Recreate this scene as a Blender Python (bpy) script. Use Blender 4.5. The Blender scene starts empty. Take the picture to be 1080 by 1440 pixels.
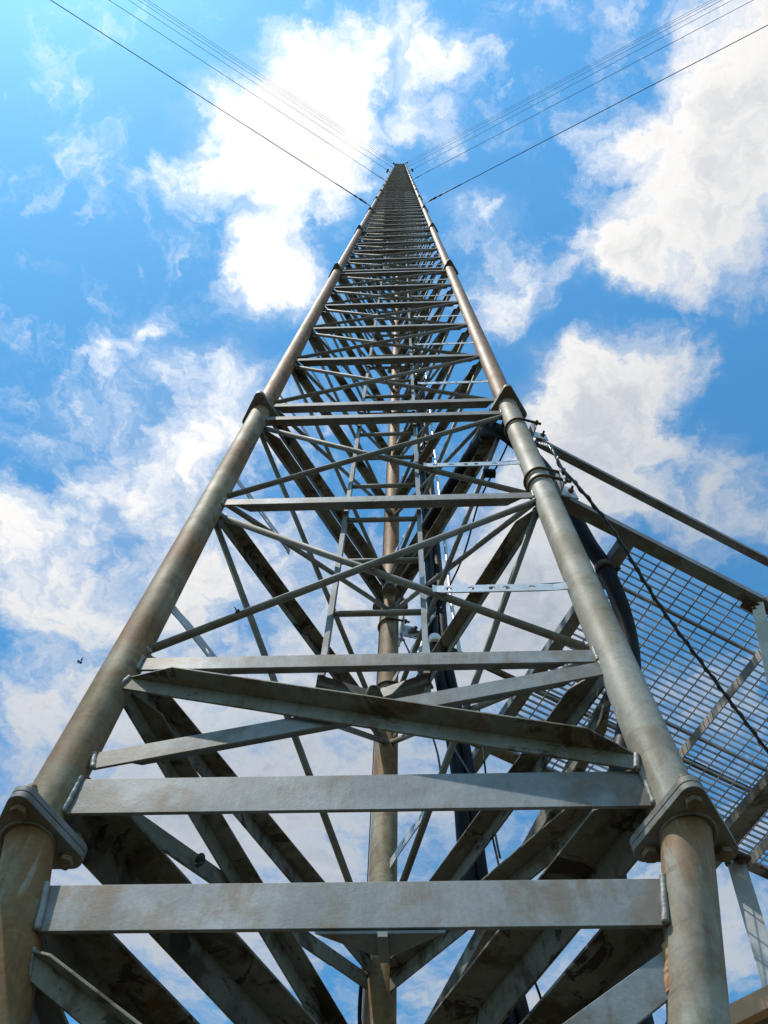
import bpy, bmesh, math, random
from mathutils import Vector, Matrix, Quaternion
random.seed(7)
D = bpy.data
SC = bpy.context.scene
COL = SC.collection
R = math.radians
EYE = 1.6

# ------------------------------------------------------------------ camera
PITCH, ROLL, FPX = R(68.018), R(2.744), 1244.9
right = Vector((1, 0, 0)); upv = Vector((0, -math.sin(PITCH), math.cos(PITCH))); fwd = Vector((0, math.cos(PITCH), math.sin(PITCH)))
c_, s_ = math.cos(ROLL), math.sin(ROLL)
rx_ = c_ * right + s_ * upv
ux_ = -s_ * right + c_ * upv
cam = D.cameras.new('camera'); cam.sensor_fit = 'VERTICAL'; cam.sensor_height = 36; cam.lens = 36 * FPX / 1440
cam.clip_start = 0.05; cam.clip_end = 5000
co = D.objects.new('camera', cam); COL.objects.link(co)
m3 = Matrix((rx_, ux_, -fwd)).transposed()
co.matrix_world = Matrix.Translation((0, 0, EYE)) @ m3.to_4x4()
SC.camera = co

# ------------------------------------------------------------------ light
SUN_AZ, SUN_EL = -141.0, 65.0
sund = Vector((math.cos(R(SUN_EL)) * math.cos(R(SUN_AZ)), math.cos(R(SUN_EL)) * math.sin(R(SUN_AZ)), math.sin(R(SUN_EL))))
sl = D.lights.new('sun', 'SUN'); sl.energy = 4.8; sl.angle = R(0.6); sl.color = (1.0, 0.94, 0.84)
so = D.objects.new('sun', sl); COL.objects.link(so)
so.rotation_euler = sund.to_track_quat('Z', 'Y').to_euler()
SC.view_settings.view_transform = 'Standard'; SC.view_settings.look = 'None'
SC.view_settings.exposure = 0.0; SC.view_settings.gamma = 1.0; SC.view_settings.use_curve_mapping = False

# cloud masses: position and size on the cloud layer (metres per metre of height), turn, thickness
CLOUDS = [(-0.409,0.334,0.068,0.042,2.66,0.35),(-0.244,0.24,0.065,0.059,2.29,0.4),(-0.287,0.276,0.061,0.044,-2.89,0.3),(-0.258,0.555,0.138,0.09,3.02,0.55),
(-0.424,0.671,0.133,0.096,2.92,0.5),(-0.262,0.887,0.204,0.142,2.99,0.3),(-0.022,0.786,0.148,0.134,2.95,0.35),(0.121,0.864,0.1,0.094,-3.09,0.3),
(0.515,1.155,0.117,0.104,0.85,0.3),(-0.005,-0.046,0.054,0.034,-2.9,0.25),(-0.367,0.15,0.037,0.021,-2.68,0.22),(-0.009,-0.117,0.039,0.035,1.48,0.3),
(-0.122,-0.041,0.108,0.072,-2.94,1.15),(-0.175,0.02,0.095,0.052,2.92,0.9),(-0.092,0.005,0.101,0.075,-2.94,1.1),(-0.071,-0.056,0.064,0.058,3.01,0.8),
(-0.196,-0.031,0.056,0.05,2.8,0.6),(-0.13,0.093,0.068,0.064,2.7,0.75),(-0.154,0.14,0.06,0.057,2.54,0.6),(-0.098,0.137,0.067,0.054,1.62,0.6),
(-0.263,0.196,0.078,0.029,2.75,0.38),(-0.317,0.227,0.043,0.039,2.33,0.2),(-0.405,0.29,0.063,0.027,3.06,0.2),(-0.315,0.311,0.071,0.056,-2.92,0.3),
(-0.187,0.237,0.064,0.05,2.13,0.55),(-0.214,0.324,0.101,0.062,2.37,0.7),(-0.303,0.391,0.139,0.075,2.52,0.75),(-0.371,0.386,0.06,0.052,2.15,0.45),
(-0.13,0.302,0.116,0.097,2.97,0.5),(-0.427,0.513,0.142,0.095,2.75,0.8),(-0.465,0.447,0.076,0.063,2.15,0.8),(-0.379,0.582,0.125,0.073,-3.04,0.6),
(-0.21,0.472,0.146,0.121,2.9,0.55),(-0.483,0.777,0.126,0.105,2.17,0.55),(-0.313,0.721,0.17,0.1,3.02,0.6),(-0.187,0.658,0.154,0.096,3.04,0.6),
(-0.323,0.89,0.233,0.188,2.85,0.6),(-0.12,0.816,0.224,0.182,2.97,0.65),(-0.421,1.099,0.232,0.2,2.37,0.55),(-0.196,1.128,0.221,0.197,2.72,0.6),
(-0.057,1.006,0.154,0.143,1.83,0.5),(-0.049,0.503,0.135,0.112,3.03,0.6),(-0.046,0.65,0.153,0.124,3.03,0.65),(-0.037,-0.097,0.064,0.04,1.54,0.6),
(0.022,-0.08,0.072,0.041,-2.9,0.42),(0.056,-0.107,0.062,0.04,3.12,0.35),(0.026,-0.02,0.083,0.034,2.95,0.4),(0.068,0.048,0.086,0.036,-2.86,0.35),
(0.093,0.076,0.067,0.046,3.13,0.3),(0.159,-0.136,0.079,0.031,3.11,0.3),(0.335,-0.1,0.11,0.093,0.9,1.1),(0.315,-0.013,0.105,0.091,-2.68,1.0),
(0.371,0.006,0.1,0.08,1.05,1.0),(0.283,0.06,0.101,0.075,2.89,0.95),(0.342,0.094,0.108,0.055,-2.98,0.8),(0.242,0.098,0.077,0.047,-3.13,0.7),
(0.209,0.078,0.058,0.046,-3.04,0.4),(0.247,-0.023,0.057,0.05,-2.74,0.4),(0.13,0.134,0.067,0.054,2.83,0.65),(0.1,0.159,0.05,0.048,-2.54,0.5),
(0.153,0.204,0.05,0.03,3.13,0.3),(0.268,0.223,0.109,0.079,2.9,1.0),(0.225,0.267,0.098,0.09,0.92,0.95),(0.267,0.326,0.12,0.085,-2.72,1.0),
(0.211,0.356,0.097,0.089,-2.75,0.65),(0.313,0.297,0.063,0.054,-2.89,0.5),(0.416,0.355,0.101,0.059,-2.75,0.5),(0.399,0.402,0.122,0.057,-2.96,0.5),
(0.389,0.302,0.067,0.041,1.3,0.35),(0.31,0.388,0.086,0.046,3.13,0.5),(0.178,0.451,0.133,0.12,-2.94,0.75),(0.133,0.534,0.17,0.128,3.13,0.8),
(0.228,0.57,0.138,0.117,-3.03,0.8),(0.102,0.38,0.069,0.064,1.31,0.3),(0.106,0.663,0.165,0.111,3.1,0.6),(0.038,0.807,0.148,0.106,3.07,0.35),
(0.248,0.747,0.133,0.103,-3.11,0.4),(0.351,0.482,0.111,0.074,-3.11,0.35),(0.439,0.622,0.116,0.068,-3.13,0.25),(0.249,0.933,0.115,0.098,-3.07,0.45),
(0.193,1.103,0.148,0.144,-2.77,0.3),(0.217,1.252,0.196,0.118,3.09,0.5),(0.383,1.006,0.139,0.116,1.23,0.55),(0.533,1.024,0.176,0.116,1.29,0.5),
(0.538,0.839,0.076,0.061,-2.91,0.3),(0.411,1.193,0.136,0.121,1.08,0.5)]


class NT:
    """small helper for building node trees"""
    def __init__(s, tree): s.t = tree; s.n = tree.nodes; s.l = tree.links
    def new(s, kind, **kw):
        n = s.n.new(kind)
        for k, v in kw.items(): setattr(n, k, v)
        return n
    def put(s, sock, v):
        if isinstance(v, bpy.types.NodeSocket): s.l.new(v, sock)
        elif v is not None: sock.default_value = v
    def math(s, op, a, b=None, c=None, clamp=False):
        n = s.new('ShaderNodeMath', operation=op); n.use_clamp = clamp
        for i, v in enumerate((a, b, c)):
            if v is not None: s.put(n.inputs[i], v)
        return n.outputs[0]
    def mix(s, f, a, b, blend='MIX'):
        n = s.new('ShaderNodeMix', data_type='RGBA', blend_type=blend)
        s.put(n.inputs[0], f); s.put(n.inputs[6], a); s.put(n.inputs[7], b)
        return n.outputs[2]
    def noise(s, vec, scale, detail=4, rough=0.55, dist=0.0):
        n = s.new('ShaderNodeTexNoise'); s.put(n.inputs['Vector'], vec)
        n.inputs['Scale'].default_value = scale; n.inputs['Detail'].default_value = detail
        n.inputs['Roughness'].default_value = rough; n.inputs['Distortion'].default_value = dist
        return n
    def ramp(s, v, lo, hi, a=0.0, b=1.0, smooth=True):
        n = s.new('ShaderNodeMapRange'); n.interpolation_type = 'SMOOTHSTEP' if smooth else 'LINEAR'
        s.put(n.inputs[0], v); n.inputs[1].default_value = lo; n.inputs[2].default_value = hi
        n.inputs[3].default_value = a; n.inputs[4].default_value = b
        return n.outputs[0]
    def vscale(s, vec, sc):
        n = s.new('ShaderNodeVectorMath', operation='MULTIPLY'); s.put(n.inputs[0], vec); n.inputs[1].default_value = sc
        return n.outputs[0]

def build_world():
    w = D.worlds.new('World'); SC.world = w; w.use_nodes = True
    t = NT(w.node_tree); t.n.clear()
    out = t.new('ShaderNodeOutputWorld'); bg = t.new('ShaderNodeBackground'); bg2 = t.new('ShaderNodeBackground')
    sky = t.new('ShaderNodeTexSky', sky_type='NISHITA'); sky.sun_disc = False
    sky.sun_elevation = R(SUN_EL); sky.sun_rotation = R(90 - SUN_AZ)
    sky.altitude = 50; sky.air_density = 1.0; sky.dust_density = 0.25; sky.ozone_density = 1.5
    bg.inputs[1].default_value = 0.15
    tc = t.new('ShaderNodeTexCoord'); d = tc.outputs['Generated']
    sep = t.new('ShaderNodeSeparateXYZ'); t.l.new(d, sep.inputs[0])
    z = t.math('MAXIMUM', sep.outputs[2], 0.04)
    cx = t.math('DIVIDE', sep.outputs[0], z); cy = t.math('DIVIDE', sep.outputs[1], z)
    cmb = t.new('ShaderNodeCombineXYZ'); t.l.new(cx, cmb.inputs[0]); t.l.new(cy, cmb.inputs[1])
    uv = cmb.outputs[0]
    # ragged edges: push the layer position about by noise
    wn = t.noise(uv, 9.0, 6, 0.62)
    sub = t.new('ShaderNodeVectorMath', operation='SUBTRACT'); t.l.new(wn.outputs['Color'], sub.inputs[0]); sub.inputs[1].default_value = (0.5, 0.5, 0.5)
    sc = t.vscale(sub.outputs[0], (0.15, 0.15, 0.0))
    add = t.new('ShaderNodeVectorMath', operation='ADD'); t.l.new(uv, add.inputs[0]); t.l.new(sc, add.inputs[1])
    wuv = add.outputs[0]
    tot = None
    for (x, y, sx, sy, a, wt) in CLOUDS:
        mp = t.new('ShaderNodeMapping', vector_type='TEXTURE'); t.l.new(wuv, mp.inputs[0])
        mp.inputs[1].default_value = (x, y, 0); mp.inputs[2].default_value = (0, 0, a); mp.inputs[3].default_value = (sx, sy, 1)
        g = t.new('ShaderNodeTexGradient', gradient_type='SPHERICAL'); t.l.new(mp.outputs[0], g.inputs[0])
        v = t.math('MULTIPLY', g.outputs[1], wt)
        tot = v if tot is None else t.math('ADD', tot, v)
    # the rest of the sky, out of the picture, has scattered clouds too
    far = t.noise(uv, 1.3, 3, 0.5).outputs[0]
    r2 = t.math('ADD', t.math('MULTIPLY', cx, cx), t.math('MULTIPLY', t.math('SUBTRACT', cy, 0.5), t.math('SUBTRACT', cy, 0.5)))
    outm = t.ramp(r2, 0.9, 2.2)
    farc = t.math('MULTIPLY', t.ramp(far, 0.38, 0.62), t.math('MULTIPLY', outm, 0.9))
    tot = t.math('ADD', tot, farc)
    n1 = t.noise(wuv, 7.0, 9, 0.6, 0.3).outputs[0]
    n2 = t.noise(wuv, 26.0, 7, 0.62, 0.2).outputs[0]
    n3 = t.noise(wuv, 70.0, 5, 0.6).outputs[0]
    det = t.math('ADD', t.math('MULTIPLY', t.math('SUBTRACT', n1, 0.5), 2.3), t.math('MULTIPLY', t.math('SUBTRACT', n2, 0.5), 1.5))
    det = t.math('ADD', det, t.math('MULTIPLY', t.math('SUBTRACT', n3, 0.5), 0.5))
    # the layer thickens towards the horizon
    det = t.math('ADD', det, t.ramp(cy, 0.30, 1.0, 0.0, 0.38))
    fld = t.math('ADD', tot, det)
    dens = t.ramp(fld, -0.02, 1.22)
    dens = t.math('MINIMUM', t.math('ADD', t.math('MULTIPLY', dens, 0.92), t.ramp(tot, 0.0, 0.9, 0.0, 0.28)), 1.0)
    # thick parts: slightly grey where the layer is deep, white where the sun comes through
    cosn = t.new('ShaderNodeVectorMath', operation='DOT_PRODUCT'); t.l.new(d, cosn.inputs[0]); cosn.inputs[1].default_value = sund
    near = t.ramp(cosn.outputs['Value'], 0.60, 0.99, 0.0, 1.0, False)
    lum = t.math('ADD', t.math('MULTIPLY', near, CL_NEAR), CL_BASE)
    grey = t.ramp(t.math('ADD', fld, t.math('MULTIPLY', t.math('SUBTRACT', n2, 0.5), 0.8)), 0.75, 1.9, 1.0, 0.80)
    lum = t.math('MULTIPLY', lum, grey)
    ccol = t.mix(t.ramp(lum, 0.5, 0.95), (0.80, 0.90, 1.04, 1), (1.0, 0.99, 0.98, 1))
    # sky colour: bluer than the raw table, and hazier towards the sun
    hs = t.new('ShaderNodeHueSaturation'); t.l.new(sky.outputs[0], hs.inputs['Color']); hs.inputs['Saturation'].default_value = SKY_SAT; hs.inputs['Value'].default_value = 1.0
    glow = t.math('ADD', 1.0, t.math('MULTIPLY', t.ramp(cy, -0.25, 0.45, 1.0, 0.0), SKY_GLOW))
    t2 = t.new('ShaderNodeVectorMath', operation='SCALE'); t.l.new(hs.outputs[0], t2.inputs[0]); t.l.new(glow, t2.inputs['Scale'])
    tint = t.mix(1.0, t2.outputs[0], (0.72, 1.40, 1.42, 1), 'MULTIPLY')
    t.l.new(tint, bg.inputs[0])
    t.l.new(ccol, bg2.inputs[0]); t.l.new(lum, bg2.inputs[1])
    ms = t.new('ShaderNodeMixShader'); t.l.new(dens, ms.inputs[0]); t.l.new(bg.outputs[0], ms.inputs[1]); t.l.new(bg2.outputs[0], ms.inputs[2])
    t.l.new(ms.outputs[0], out.inputs[0])
    w.cycles.sampling_method = 'MANUAL'; w.cycles.sample_map_resolution = 512
CL_BASE, CL_NEAR, SKY_SAT, SKY_GLOW = 0.64, 0.72, 1.12, 0.24
build_world()

# ------------------------------------------------------------------ materials
def mat_new(name):
    m = D.materials.new(name); m.use_nodes = True
    t = NT(m.node_tree); t.n.clear()
    out = t.new('ShaderNodeOutputMaterial'); b = t.new('ShaderNodeBsdfPrincipled'); t.l.new(b.outputs[0], out.inputs[0])
    return m, t, b

BANDCOL = (0.250, 0.128, 0.048, 1)
def steel(name, base, alt, dirt, dirt_amt, rust=0.0, metallic=0.25, rough=0.5, streak=True, spots=0.0, bands=0.0, spec=0.3, ends=0.0):
    """weathered zinc: base and alt mix in soft clouds, dirt films and rust blotches lie over them"""
    m, t, b = mat_new(name)
    p = t.new('ShaderNodeNewGeometry').outputs['Position']
    n1 = t.noise(p, 3.1, 5, 0.6, 0.4).outputs[0]
    n2 = t.noise(t.vscale(p, (38, 38, 7)) if streak else p, 1.0 if streak else 34, 5, 0.65).outputs[0]
    n3 = t.noise(p, 140, 3, 0.6).outputs[0]
    f = t.ramp(t.math('ADD', n1, t.math('MULTIPLY', t.math('SUBTRACT', n2, 0.5), 0.5)), 0.36, 0.66)
    col = t.mix(f, base, alt)
    vo = t.new('ShaderNodeTexVoronoi'); t.l.new(p, vo.inputs['Vector']); vo.inputs['Scale'].default_value = 55.0
    vs = t.new('ShaderNodeSeparateColor'); t.l.new(vo.outputs['Color'], vs.inputs[0])
    oi = t.new('ShaderNodeObjectInfo')
    tone = t.math('ADD', t.math('MULTIPLY', t.math('SUBTRACT', vs.outputs[0], 0.5), 0.13), t.math('ADD', 0.9, t.math('MULTIPLY', oi.outputs['Random'], 0.2)))
    dn = t.noise(p, 5.3, 6, 0.62, 0.8).outputs[0]
    df = t.math('MULTIPLY', t.ramp(t.math('ADD', dn, t.math('MULTIPLY', t.math('SUBTRACT', n2, 0.5), 0.35)), 0.47, 0.66), dirt_amt)
    col = t.mix(df, col, dirt)
    if bands:
        bn = t.noise(t.vscale(p, (0.6, 0.6, 2.1)), 1.0, 3, 0.5).outputs[0]
        up = t.new('ShaderNodeSeparateXYZ'); t.l.new(p, up.inputs[0])
        # the sections above the second flanges have gone brown all over
        bf = t.math('MAXIMUM', t.math('MULTIPLY', t.ramp(bn, 0.42, 0.62), bands), t.math('MULTIPLY', t.ramp(up.outputs[2], 6.15, 6.25), 0.97))
        bt = t.noise(t.vscale(p, (16, 16, 6)), 1.0, 6, 0.72, 0.6).outputs[0]
        bcol = t.mix(t.ramp(bt, 0.34, 0.66), (0.125, 0.060, 0.024, 1), BANDCOL)
        bcol = t.mix(t.math('MULTIPLY', t.ramp(bt, 0.60, 0.74), 0.7), bcol, (0.27, 0.21, 0.14, 1))
        col = t.mix(bf, col, bcol)
        # drawn-tube rings and old drips
        rg = t.noise(t.vscale(p, (5, 5, 46)), 1.0, 4, 0.7).outputs[0]
        col = t.mix(t.math('MULTIPLY', t.ramp(rg, 0.56, 0.72), 0.35), col, (0.30, 0.235, 0.15, 1))
        col = t.mix(t.math('MULTIPLY', t.ramp(rg, 0.44, 0.30), 0.4), col, (0.09, 0.07, 0.045, 1))
    if bands:
        # rust washed out of the flange joint, running down the pipe below it
        st = t.noise(t.vscale(p, (30, 30, 2.2)), 1.0, 4, 0.6).outputs[0]
        zz = t.math('MULTIPLY', t.ramp(up.outputs[2], 2.62, 2.98), t.ramp(up.outputs[2], 3.02, 3.03, 1.0, 0.0))
        col = t.mix(t.math('MULTIPLY', t.ramp(t.math('ADD', st, t.math('MULTIPLY', zz, 0.32)), 0.66, 0.80), t.math('MULTIPLY', zz, 0.85)), col, (0.20, 0.10, 0.035, 1))
        # pale drip marks
        col = t.mix(t.math('MULTIPLY', t.ramp(st, 0.62, 0.72), t.ramp(up.outputs[2], 6.1, 6.3, 0.4, 0.1)), col, (0.42, 0.41, 0.36, 1))
    if ends:
        # grime and rust bleeding from the joints at the legs
        dmin = None
        for q in ((-0.6859, 1.3172), (0.630, 1.216), (0.060, 2.406)):
            vv = t.new('ShaderNodeVectorMath', operation='SUBTRACT'); t.l.new(t.vscale(p, (1, 1, 0)), vv.inputs[0]); vv.inputs[1].default_value = (q[0], q[1], 0)
            ln = t.new('ShaderNodeVectorMath', operation='LENGTH'); t.l.new(vv.outputs[0], ln.inputs[0])
            dmin = ln.outputs['Value'] if dmin is None else t.math('MINIMUM', dmin, ln.outputs['Value'])
        en = t.noise(t.vscale(p, (13, 13, 9)), 1.0, 5, 0.62).outputs[0]
        ef = t.ramp(t.math('ADD', en, t.ramp(dmin, 0.05, 0.42, 0.22, -0.25, False)), 0.50, 0.68)
        col = t.mix(t.math('MULTIPLY', ef, ends * 0.8), col, (0.135, 0.088, 0.042, 1))
    if spots:
        vn = t.noise(p, 7.0, 6, 0.68, 1.0).outputs[0]
        col = t.mix(t.math('MULTIPLY', t.ramp(vn, 0.55, 0.60), spots), col, (0.035, 0.024, 0.014, 1))
    if rust:
        rn = t.noise(p, 8.0, 7, 0.7, 0.6).outputs[0]
        col = t.mix(t.math('MULTIPLY', t.ramp(rn, 0.60, 0.68), rust), col, (0.16, 0.075, 0.028, 1))
    sp = t.math('MULTIPLY', tone, t.math('ADD', t.math('MULTIPLY', t.math('SUBTRACT', n3, 0.5), 0.35), t.math('ADD', 1.0, t.math('MULTIPLY', t.math('SUBTRACT', n2, 0.5), 0.45))))
    # hairline scratches
    sc = t.noise(t.vscale(p, (26, 26, 210)), 1.0, 2, 0.5, 1.5).outputs[0]
    sp = t.math('ADD', sp, t.math('MULTIPLY', t.ramp(sc, 0.66, 0.72), 0.14))
    v = t.new('ShaderNodeVectorMath', operation='SCALE'); t.l.new(col, v.inputs[0]); t.l.new(sp, v.inputs['Scale'])
    t.l.new(v.outputs[0], b.inputs['Base Color'])
    b.inputs['Metallic'].default_value = metallic; b.inputs['Specular IOR Level'].default_value = spec
    t.l.new(t.math('ADD', rough, t.math('MULTIPLY', t.math('SUBTRACT', n1, 0.5), 0.35)), b.inputs['Roughness'])
    bp = t.new('ShaderNodeBump'); bp.inputs['Strength'].default_value = 0.22; bp.inputs['Distance'].default_value = 0.003
    t.l.new(t.math('ADD', n2, t.math('MULTIPLY', n3, 0.5)), bp.inputs['Height']); t.l.new(bp.outputs[0], b.inputs['Normal'])
    return m

def plain(name, col, rough=0.6, metallic=0.0, var=0.25, scale=18, bump=0.15, spec=0.4):
    m, t, b = mat_new(name)
    p = t.new('ShaderNodeNewGeometry').outputs['Position']
    n = t.noise(p, scale, 5, 0.6).outputs[0]
    s = t.math('ADD', 1.0 - var * 0.5, t.math('MULTIPLY', n, var))
    v = t.new('ShaderNodeVectorMath', operation='SCALE'); v.inputs[0].default_value = col[:3]; t.l.new(s, v.inputs['Scale'])
    t.l.new(v.outputs[0], b.inputs['Base Color']); b.inputs['Roughness'].default_value = rough; b.inputs['Metallic'].default_value = metallic; b.inputs['Specular IOR Level'].default_value = spec
    bp = t.new('ShaderNodeBump'); bp.inputs['Strength'].default_value = bump; bp.inputs['Distance'].default_value = 0.004
    t.l.new(n, bp.inputs['Height']); t.l.new(bp.outputs[0], b.inputs['Normal'])
    return m

M = {}
M['leg'] = steel('leg_zinc', (0.27, 0.235, 0.165, 1), (0.175, 0.13, 0.068, 1), (0.12, 0.075, 0.03, 1), 0.85, rust=0.8, bands=0.9, rough=0.66, metallic=0.0, spec=0.16)
M['leg_pale'] = steel('leg_zinc_pale', (0.33, 0.32, 0.275, 1), (0.245, 0.225, 0.17, 1), (0.13, 0.095, 0.05, 1), 0.5, rust=0.45, bands=0.28, rough=0.62, metallic=0.0, spec=0.2)
M['bar'] = steel('bar_zinc', (0.215, 0.236, 0.245, 1), (0.150, 0.165, 0.168, 1), (0.115, 0.082, 0.045, 1), 0.6, ends=0.65, rust=0.35, rough=0.6, metallic=0.1)
M['bar_dirty'] = steel('bar_zinc_stained', (0.22, 0.215, 0.185, 1), (0.15, 0.135, 0.10, 1), (0.055, 0.038, 0.018, 1), 0.85, rust=0.6, spots=0.9, rough=0.65, metallic=0.1)
M['rod'] = steel('rod_zinc', (0.20, 0.195, 0.175, 1), (0.145, 0.135, 0.11, 1), (0.10, 0.075, 0.04, 1), 0.4, rough=0.66, metallic=0.05, spec=0.2)
M['plate'] = steel('flange_zinc', (0.21, 0.215, 0.21, 1), (0.16, 0.155, 0.13, 1), (0.11, 0.08, 0.045, 1), 0.65, rust=0.5, rough=0.6, metallic=0.1)
M['weld'] = steel('weld_zinc', (0.26, 0.265, 0.255, 1), (0.2, 0.2, 0.18, 1), (0.17, 0.13, 0.075, 1), 0.5, rust=0.4, rough=0.55, metallic=0.1, streak=False)
M['rusty'] = steel('rusted_weld', (0.36, 0.27, 0.14, 1), (0.32, 0.12, 0.03, 1), (0.38, 0.05, 0.008, 1), 1.0, rust=1.0, rough=0.75, metallic=0.0, streak=False)
M['bolt'] = steel('bolt_rust', (0.20, 0.16, 0.115, 1), (0.16, 0.10, 0.055, 1), (0.12, 0.06, 0.03, 1), 0.7, rust=0.6, rough=0.7, metallic=0.2, streak=False)
M['ubolt'] = steel('ubolt_brown', (0.10, 0.075, 0.05, 1), (0.07, 0.05, 0.035, 1), (0.12, 0.05, 0.02, 1), 0.4, rust=0.4, rough=0.65, streak=False)
M['bright'] = steel('bright_zinc', (0.56, 0.58, 0.59, 1), (0.45, 0.47, 0.48, 1), (0.3, 0.24, 0.16, 1), 0.25, rough=0.42, metallic=0.45)
M['black'] = plain('black_jacket', (0.008, 0.008, 0.009), 0.6, 0, 0.5, 60, 0.2, 0.12)
M['wire'] = plain('guy_strand', (0.10, 0.105, 0.11), 0.9, 0.0, 0.2, 40, 0.0)
M['dark'] = plain('dark_part', (0.03, 0.025, 0.022), 0.7)
M['brace_rust'] = steel('brace_zinc_rusty', (0.20, 0.20, 0.175, 1), (0.13, 0.115, 0.08, 1), (0.10, 0.065, 0.028, 1), 0.8, rust=1.0, spots=0.75, rough=0.65, metallic=0.05)
M['grate'] = steel('grating_zinc', (0.34, 0.34, 0.33, 1), (0.27, 0.25, 0.215, 1), (0.2, 0.16, 0.11, 1), 0.35, rough=0.55, metallic=0.05)
M['white'] = plain('white_tape', (0.8, 0.8, 0.8), 0.5, 0, 0.1)
M['tan'] = plain('tan_metal', (0.52, 0.29, 0.165), 0.5, 0, 0.12, 6)
M['wall'] = plain('shelter_wall', (0.16, 0.12, 0.09), 0.85, 0, 0.3, 30, 0.5)
M['roof'] = plain('shelter_roof', (0.25, 0.22, 0.2), 0.8, 0, 0.3, 10)
M['bird'] = plain('feather', (0.05, 0.045, 0.045), 0.8)

def grass_mat():
    m, t, b = mat_new('compound_ground')
    p = t.new('ShaderNodeNewGeometry').outputs['Position']
    n1 = t.noise(p, 0.35, 6, 0.6).outputs[0]; n2 = t.noise(p, 30, 5, 0.7).outputs[0]
    c = t.mix(t.ramp(n1, 0.4, 0.6), (0.075, 0.066, 0.034, 1), (0.10, 0.078, 0.05, 1))
    c = t.mix(t.ramp(n2, 0.3, 0.7), c, (0.055, 0.055, 0.026, 1))
    t.l.new(c, b.inputs['Base Color']); b.inputs['Roughness'].default_value = 0.95
    bp = t.new('ShaderNodeBump'); bp.inputs['Distance'].default_value = 0.03; t.l.new(n2, bp.inputs['Height']); t.l.new(bp.outputs[0], b.inputs['Normal'])
    return m
M['ground'] = grass_mat()

def corrugate(mat, pitch):
    """ring ridges of a corrugated jacket, as bump along the tube (UV u = metres along)"""
    t = NT(mat.node_tree); b = [n for n in t.n if n.type == 'BSDF_PRINCIPLED'][0]
    uvn = t.new('ShaderNodeUVMap'); sep = t.new('ShaderNodeSeparateXYZ'); t.l.new(uvn.outputs[0], sep.inputs[0])
    s = t.math('SINE', t.math('MULTIPLY', sep.outputs[0], 2 * math.pi / pitch))
    bp = t.new('ShaderNodeBump'); bp.inputs['Strength'].default_value = 0.25; bp.inputs['Distance'].default_value = 0.0006
    t.l.new(s, bp.inputs['Height']); t.l.new(bp.outputs[0], b.inputs['Normal'])
M['corr'] = plain('corrugated_jacket', (0.006, 0.006, 0.007), 0.5, 0, 0.4, 50, 0.15, 0.13)
corrugate(M['corr'], 0.008)
M['twist'] = plain('twisted_jacket', (0.045, 0.047, 0.05), 0.35, 0.1, 0.4, 50)

# ------------------------------------------------------------------ mesh helpers
def P3(x, y, h): return Vector((x, y, h + EYE))

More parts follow.
